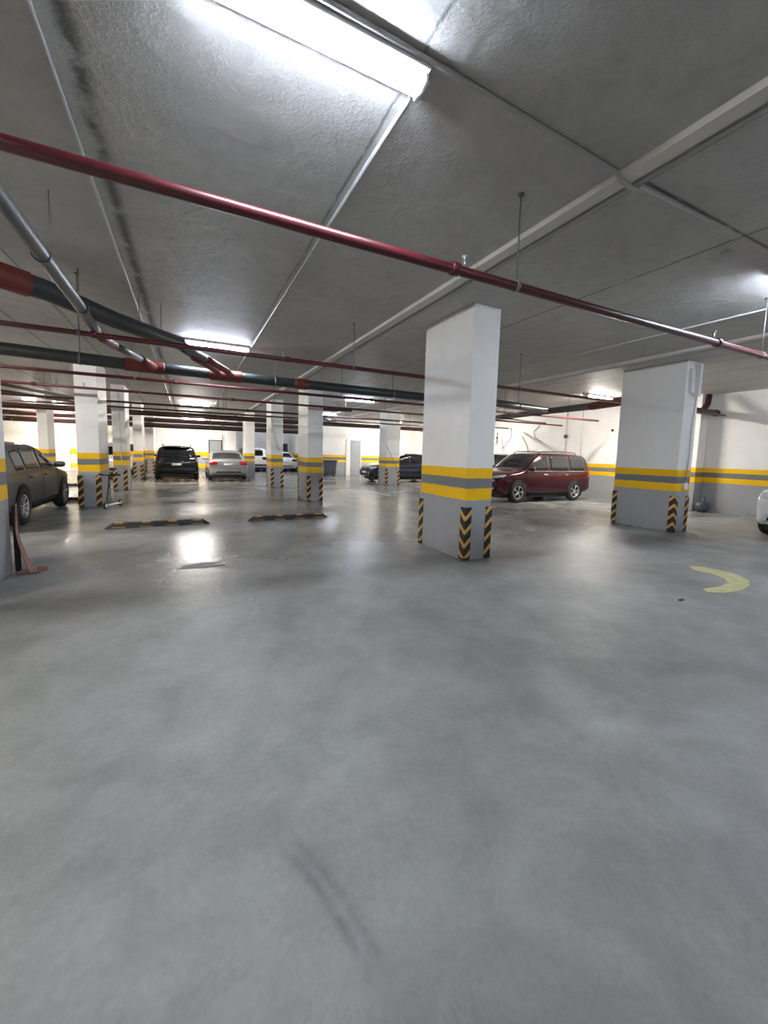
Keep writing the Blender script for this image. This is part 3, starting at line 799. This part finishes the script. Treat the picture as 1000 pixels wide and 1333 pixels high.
make_car(VAN, 'van', 'white van with black window glimpsed between the scooter column and cable column', (-3.45, 23.6, 0), PI/2, whitep, 'glass', 'dark', tail='taild')

# ------------------------------------------------------------------ wheel stops
def stop_proto(w=1.75):
    t = thing('wheel_stop', '', 'wheel stop')
    mb = MB(); h = w/2
    sec = [(-.075, 0), (-.06, .055), (-.035, .095), (.035, .095), (.06, .055), (.075, 0)]
    vs = []
    for xx, k_ in ((-h, 0), (-h+.12, 1), (h-.12, 1), (h, 0)):
        for p in sec: vs.append((xx, p[0], .004+(p[1] if k_ else p[1]*.12)))
    fs = [(i*6+j_, i*6+j_+1, i*6+j_+7, i*6+j_+6) for i in range(3) for j_ in range(5)]
    fs += [(i*6, i*6+6, i*6+11, i*6+5) for i in range(3)]+[tuple(range(6))[::-1], tuple(range(18, 24))]
    mb.add(vs, fs); mb.build('rubber_block', M['black'], t)
    for k_ in range(4):
        cx = -h+w*(k_+.5)/4
        q = MB()
        for sg in (-1, 1):
            q.add([(cx-.11, sg*.0725, .018), (cx+.11, sg*.0725, .018), (cx+.07, sg*.0425, .09), (cx-.07, sg*.0425, .09)], [(0, 1, 2, 3)])
        q.add([(cx-.07, -.036, .1005), (cx+.07, -.036, .1005), (cx+.07, .036, .1005), (cx-.07, .036, .1005)], [(0, 1, 2, 3)])
        q.build('reflective_patch', M['stopy'], t)
    return t
stops = [(-.5, 8.66, 'left of the two black wheel stops in the open lane'), (2.0, 8.72, 'right of the two black wheel stops in the open lane'),
         (-.45, 19.9, 'wheel stop on the floor behind the black suv'), (1.85, 19.85, 'wheel stop on the floor behind the silver sedan'),
         (-3.4, 13.35, 'wheel stop in front of the dark grey crossover'), (-4.5, 18.2, 'distant wheel stop between the grey crossover and the far wall')]
sp_ = stop_proto()
for i, (x_, y_, lb) in enumerate(stops):
    o = sp_ if i == 0 else copy_tree(sp_)
    o.location = (x_, y_, 0); o['label'] = lb; o['group'] = 'black rubber wheel stops'
# ------------------------------------------------------------------ painted marks
arrow = [(6.46, 3.05), (6.62, 2.96), (6.65, 2.78), (6.64, 2.56), (6.44, 2.36), (6.2, 2.26), (5.88, 2.21), (5.56, 2.23), (5.37, 2.33), (5.46, 2.42), (5.75, 2.38), (6.05, 2.42), (6.22, 2.52), (6.32, 2.7), (6.3, 2.92)]
me = MB(); me.prism(arrow[::-1], .0005, .003)
tag(me.build('painted_arrow', M['yellowline']), 'worn yellow curved arrow painted on the floor at right', 'floor marking')
def line(a, b2, w, label, mat='paleline'):
    a = Vector((*a, 0)); b2 = Vector((*b2, 0)); d = (b2-a).normalized(); p = Vector((-d.y, d.x, 0))*w/2
    tag(MB().prism([(a-p)[:2], (b2-p)[:2], (b2+p)[:2], (a+p)[:2]], .0005, .002).build('parking_line', M[mat]), label, 'floor marking')
line((5.5, 15.1), (6.45, 15.1), .1, 'short pale parking line across the floor near the bin')
line((6.41, 15.15), (6.5, 12.6), .08, 'long faint parking line right of the middle column')
line((-1.55, 20), (-1.55, 25), .1, 'faint parking line left of the black suv')
line((.62, 20), (.62, 25), .1, 'faint parking line between the black suv and silver sedan')
line((8.2, 9.0), (8.2, 13.3), .1, 'faint parking line in front of the maroon suv')
line((8.3, 12.9), (13.2, 12.9), .1, 'parking line beyond the maroon suv')

# ------------------------------------------------------------------ doors and openings
def door(nm, x0, x1, h, y, leafmat, jamb, lb=None, leafx=None):
    t = bpy.data.objects.new(nm, None); COL.objects.link(t); t.location = ((x0+x1)/2, y, 0); struct(t)
    cx = (x0+x1)/2; a, b2 = x0-cx, x1-cx
    mb = MB(); mb.box(a-.06, -.05, 0, a, .0, h+.06); mb.box(b2, -.05, 0, b2+.06, 0, h+.06); mb.box(a-.06, -.05, h, b2+.06, 0, h+.06)
    mb.build('door_frame', jamb, t)
    la, lb_ = (leafx[0]-cx, leafx[1]-cx) if leafx else (a, b2)
    lf = MB().box(la, -.035, .02, lb_, -.005, h-.01).build('door_leaf', leafmat, t)
    if leafx: MB().box(a, -.02, 0, la, -.002, h).build('side_panel', M['frame'], t)
    hb_ = MB(); hb_.tube([(lb_-.12, -.06, .98), (lb_-.28, -.06, .98)], .012, 8); hb_.tube([(lb_-.12, -.03, .98), (lb_-.12, -.06, .98)], .012, 8)
    hb_.build('door_handle', M['steel'], lf)
    return t
door('door_1', 9.25, 10.2, 2.3, 24.2, M['door'], M['frame'], leafx=(9.5, 10.2))
door('door_2', 1.33, 2.05, 2.05, 29.0, M['door'], M['seam'])
door('door_3', -6.9, -6.2, 2.4, 29.0, M['cream'], M['frame'])
door('door_4', 7.0, 7.4, 2.1, 33.0, M['dark'], M['frame'])
w = bpy.data.objects.new('window_1', None); COL.objects.link(w); w.location = (6.45, 33, 1.5); struct(w)
mb = MB(); mb.box(-.2, -.04, -.1, -.16, 0, .75); mb.box(.16, -.04, -.1, .2, 0, .75); mb.box(-.2, -.04, .71, .2, 0, .75); mb.box(-.2, -.04, -.1, .2, 0, -.06); mb.build('window_frame', M['door'], w)
MB().box(-.16, -.02, -.06, .16, -.005, .71).build('pane', M['dark'], w)

# ------------------------------------------------------------------ wheelie bin
t = thing('wheelie_bin', 'dark wheelie bin standing against the back wall near the grey door', 'bin', (7.98, 23.75, 0))
mb = MB(); vs = []
for z_, w_, d_ in ((.08, .24, .22), (.3, .27, .26), (.95, .33, .33)): vs += [(-w_, -d_, z_), (w_, -d_, z_), (w_, d_, z_), (-w_, d_, z_)]
fs = [(i*4+j_, i*4+(j_+1) % 4, i*4+4+(j_+1) % 4, i*4+4+j_) for i in range(2) for j_ in range(4)]+[(3, 2, 1, 0), (8, 9, 10, 11)]
mb.add(vs, fs); mb.build('tub', M['bin'], t)
MB().box(-.36, -.38, .95, .36, .36, 1.02, .02).build('lid', M['bin'], t)
MB().tube([(-.28, .36, 1.0), (-.28, .41, 1.0), (.28, .41, 1.0), (.28, .36, 1.0)], .016, 8).build('handle', M['bin'], t)
for sx in (-1, 1): MB().lathe([(0, -.03), (.1, -.03), (.1, .03), (0, .03)], 'y', (0, 0, 0), 18).build('wheel', M['black'], t, (sx*.29, .2, .1)).rotation_euler = (0, 0, PI/2)

# ------------------------------------------------------------------ kick scooter leaning at the left column
t = thing('kick_scooter', 'small kick scooter standing against the foot of the left column', 'scooter', (-1.66, 11.62, 0), 1.25)
MB().box(-.25, -.055, .075, .27, .055, .105, .01).build('deck', M['wpl'], t)
for xx in (-.33, .35):
    MB().lathe([(.03, -.018), (.06, -.02), (.088, -.012), (.09, 0), (.088, .012), (.06, .02), (.03, .018), (.03, -.018)], 'y', (0, 0, 0), 22).build('wheel', M['black'], t, (xx, 0, .092))
    MB().lathe([(.0, -.022), (.05, -.022), (.055, 0), (.05, .022), (0, .022)], 'y', (0, 0, 0), 18).build('hub', M['wpl'], t, (xx, 0, .092))
MB().tube([(-.33, 0, .1), (-.30, 0, .16), (-.27, 0, .18), (-.12, 0, .80)], .018, 10).build('stem', M['black'], t)
MB().tube([(-.12, -.22, .82), (-.12, 0, .80), (-.12, .22, .82)], .014, 10).build('handlebar', M['black'], t)
for sy in (-1, 1): MB().tube([(-.12, sy*.14, .812), (-.12, sy*.24, .822)], .022, 10).build('grip', M['black'], t)

# ------------------------------------------------------------------ sack by the pilaster, small floor debris
mb = MB(); mb.ball((0, 0, .15), (.24, .15, .165), 14, .8)
mb.tube([(.02, 0, .28), (.05, 0, .36), (.10, .03, .42)], [.09, .035, .06], 10)
tag(mb.build('plastic_sack', M['sack'], None, (13.95, 6.42, 0)), 'dark grey tied sack on the floor at the foot of the right wall pilaster', 'sack')
tag(MB().ball((0, 0, .008), (.05, .02, .008), 8).build('rubber_scrap', M['black'], None, (4.78, 2.30, 0)), 'tiny black scrap on the floor below the yellow arrow', 'debris')
mb = MB()
vs = [(-.25, -.07, .004), (.02, -.10, .004), (.28, -.05, .02), (.25, .08, .006), (.0, .06, .03), (-.22, .08, .004)]
mb.add(vs, [(0, 1, 4, 5), (1, 2, 3, 4)]); tag(mb.build('plastic_sheet', M['mgrey'], None, (.14, 5.5, 0)), 'crumpled thin plastic piece on the floor in the bright reflection', 'debris')

# ------------------------------------------------------------------ cables, boxes
t = thing('electrical_box', 'tall pale conduit box at the top corner of the broad white column', 'electrical box', (9.38, 4.68, 0))
MB().box(.03, -.09, 2.85, .12, -.004, 3.5, .008).build('trunking', M['wpl'], t)
MB().box(-.16, -.05, 2.9, -.04, -.004, 3.4, .008).build('cover', M['frame'], t)
MB().tube([(.08, -.03, 2.85), (.04, -.022, 2.2), (.05, -.02, 1.6), (.02, -.02, 1.05)], .009, 8).build('cable', M['conduit'], t)
MB().box(-.03, -.045, .92, .07, -.003, 1.06, .01).build('socket', M['wpl'], t)
tag(MB().tube([(8.35, 16.7, 1.9), (8.5, 16.71, 1.65), (8.85, 16.72, 1.05), (8.95, 16.72, .75)], .012, 6).build('cable', M['mgrey']), 'grey cable hanging diagonally on the column before the black crossover', 'cable')
tag(MB().tube([(-2.03, 15.96, 3.3), (-2.02, 15.95, 2.2), (-2.0, 15.94, 1.15), (-1.98, 15.93, .98)], .012, 6).build('cable', M['conduitw']), 'white cable hanging down the column behind the scooter column', 'cable')
tag(MB().tube([(3.08, 16.36, 2.9), (3.15, 16.36, 2.3), (3.35, 16.36, 1.5)], .012, 6).build('cable', M['conduitw']), 'pale cable slanting down the narrow column in the middle row', 'cable')
xw = XW-.03
tag(MB().tube([(xw, 15.0, 2.95), (xw-.01, 14.9, 2.5), (xw, 15.3, 2.05), (xw, 15.6, 1.9)], .013, 6).build('cable', M['mgrey']), 'longest loose cable hanging on the wall right of the big column', 'cable')
tag(MB().tube([(xw, 13.2, 2.95), (xw-.01, 13.5, 2.7), (xw, 13.4, 2.4), (xw, 13.0, 2.2)], .013, 6).build('cable', M['mgrey']), 'curled loose cable end on the wall above the maroon suv', 'cable')
tag(MB().tube([(xw, 14.2, 2.5), (xw, 13.9, 2.1), (xw, 13.7, 1.6)], .013, 6).build('cable', M['mgrey']), 'short loose cable low on the wall behind the white hatchback', 'cable')
t = thing('wall_conduit', 'thin vertical conduit with small dark box on the wall above the maroon suv', 'conduit', (XW, 11.75, 0))
MB().tube([(-.02, 0, 1.2), (-.02, 0, 3.5)], .012, 8).build('pipe_run', M['conduit'], t)
MB().box(-.07, -.07, 2.35, 0, .07, 2.5, .01).build('junction_box', M['dark'], t)
tag(MB().tube([(XW-.02, 11.0, 1.2), (XW-.02, 11.0, 3.5)], .02, 8).build('wall_conduit', M['conduitw']), 'pale vertical wall conduit behind the roof of the maroon suv', 'conduit')
t = thing('wall_valve', 'small dark valve with pipe stub high on the wall left of the broad column', 'valve', (XW, 9.35, 2.55))
MB().tube([(-.04, 0, .35), (-.04, .02, -.1), (-.04, .05, -.25)], .02, 8).build('pipe_run', M['black'], t)
MB().ball((-.06, 0, .02), (.05, .05, .06), 10).build('valve_body', M['black'], t)
MB().ball((-.04, .35, .05), (.03, .05, .05), 10).build('plug', M['black'], t)
t = thing('wall_valve', 'small dark valve and rod on the wall just right of the big column', 'valve', (XW, 15.9, 2.45))
MB().tube([(-.04, 0, .3), (-.04, 0, -.2), (-.04, .08, -.35)], .018, 8).build('pipe_run', M['black'], t)
MB().ball((-.06, 0, .02), (.04, .05, .05), 10).build('valve_body', M['black'], t)
tag(MB().box(-.28, -.02, 0, .28, 0, .42, .01).build('notice_board', M['dark'], None, (-2.9, 28.99, 1.25)), 'small black board on the back wall behind the hidden white van', 'sign')
tag(MB().tube([(-2.55, 28.95, 1.25), (-2.55, 28.95, 2.15)], .05, 8).build('wall_pipe', M['dark']), 'short dark upright pipe on the back wall left of the farthest column', 'pipe')
t = thing('wall_pipe', 'slim upright pipe with crosspiece on the back wall behind the silver sedan', 'pipe', (3.02-.9, 28.93, 0))
MB().tube([(.02, 0, 1.3), (.02, 0, 2.5)], .02, 8).build('pipe_run', M['conduit'], t)
MB().tube([(-.1, 0, 2.25), (.14, 0, 2.25)], .02, 8).build('crosspiece', M['conduit'], t)

# ------------------------------------------------------------------ world and camera
wd = bpy.data.worlds.new('World'); S.world = wd; wd.use_nodes = True
bg = wd.node_tree.nodes['Background']; bg.inputs[0].default_value = (.5, .52, .55, 1); bg.inputs[1].default_value = .3
cam = bpy.data.cameras.new('camera'); co = bpy.data.objects.new('camera', cam); COL.objects.link(co)
yaw, pitch, roll = [math.radians(a) for a in (26.4, -5.482, 1.531)]
F = Vector((math.sin(yaw)*math.cos(pitch), math.cos(yaw)*math.cos(pitch), math.sin(pitch)))
r0 = Vector((math.cos(yaw), -math.sin(yaw), 0)); u0 = r0.cross(F)
r1 = r0*math.cos(roll)+u0*math.sin(roll); u1 = -r0*math.sin(roll)+u0*math.cos(roll)
mw = Matrix((r1, u1, -F)).transposed().to_4x4(); mw.translation = Vector((0, 0, 1.5))
co.matrix_world = mw
cam.sensor_fit = 'VERTICAL'; cam.sensor_height = 36; cam.lens = 516.46/1333*36
cam.shift_y = -26.35/1333; cam.clip_start = .05
S.camera = co
S.view_settings.view_transform = 'Standard'
S.view_settings.exposure = 2.08
S.view_settings.gamma = 1.03
S.cycles.max_bounces = 8; S.cycles.diffuse_bounces = 5; S.cycles.use_denoising = True
S.cycles.sample_clamp_indirect = 6
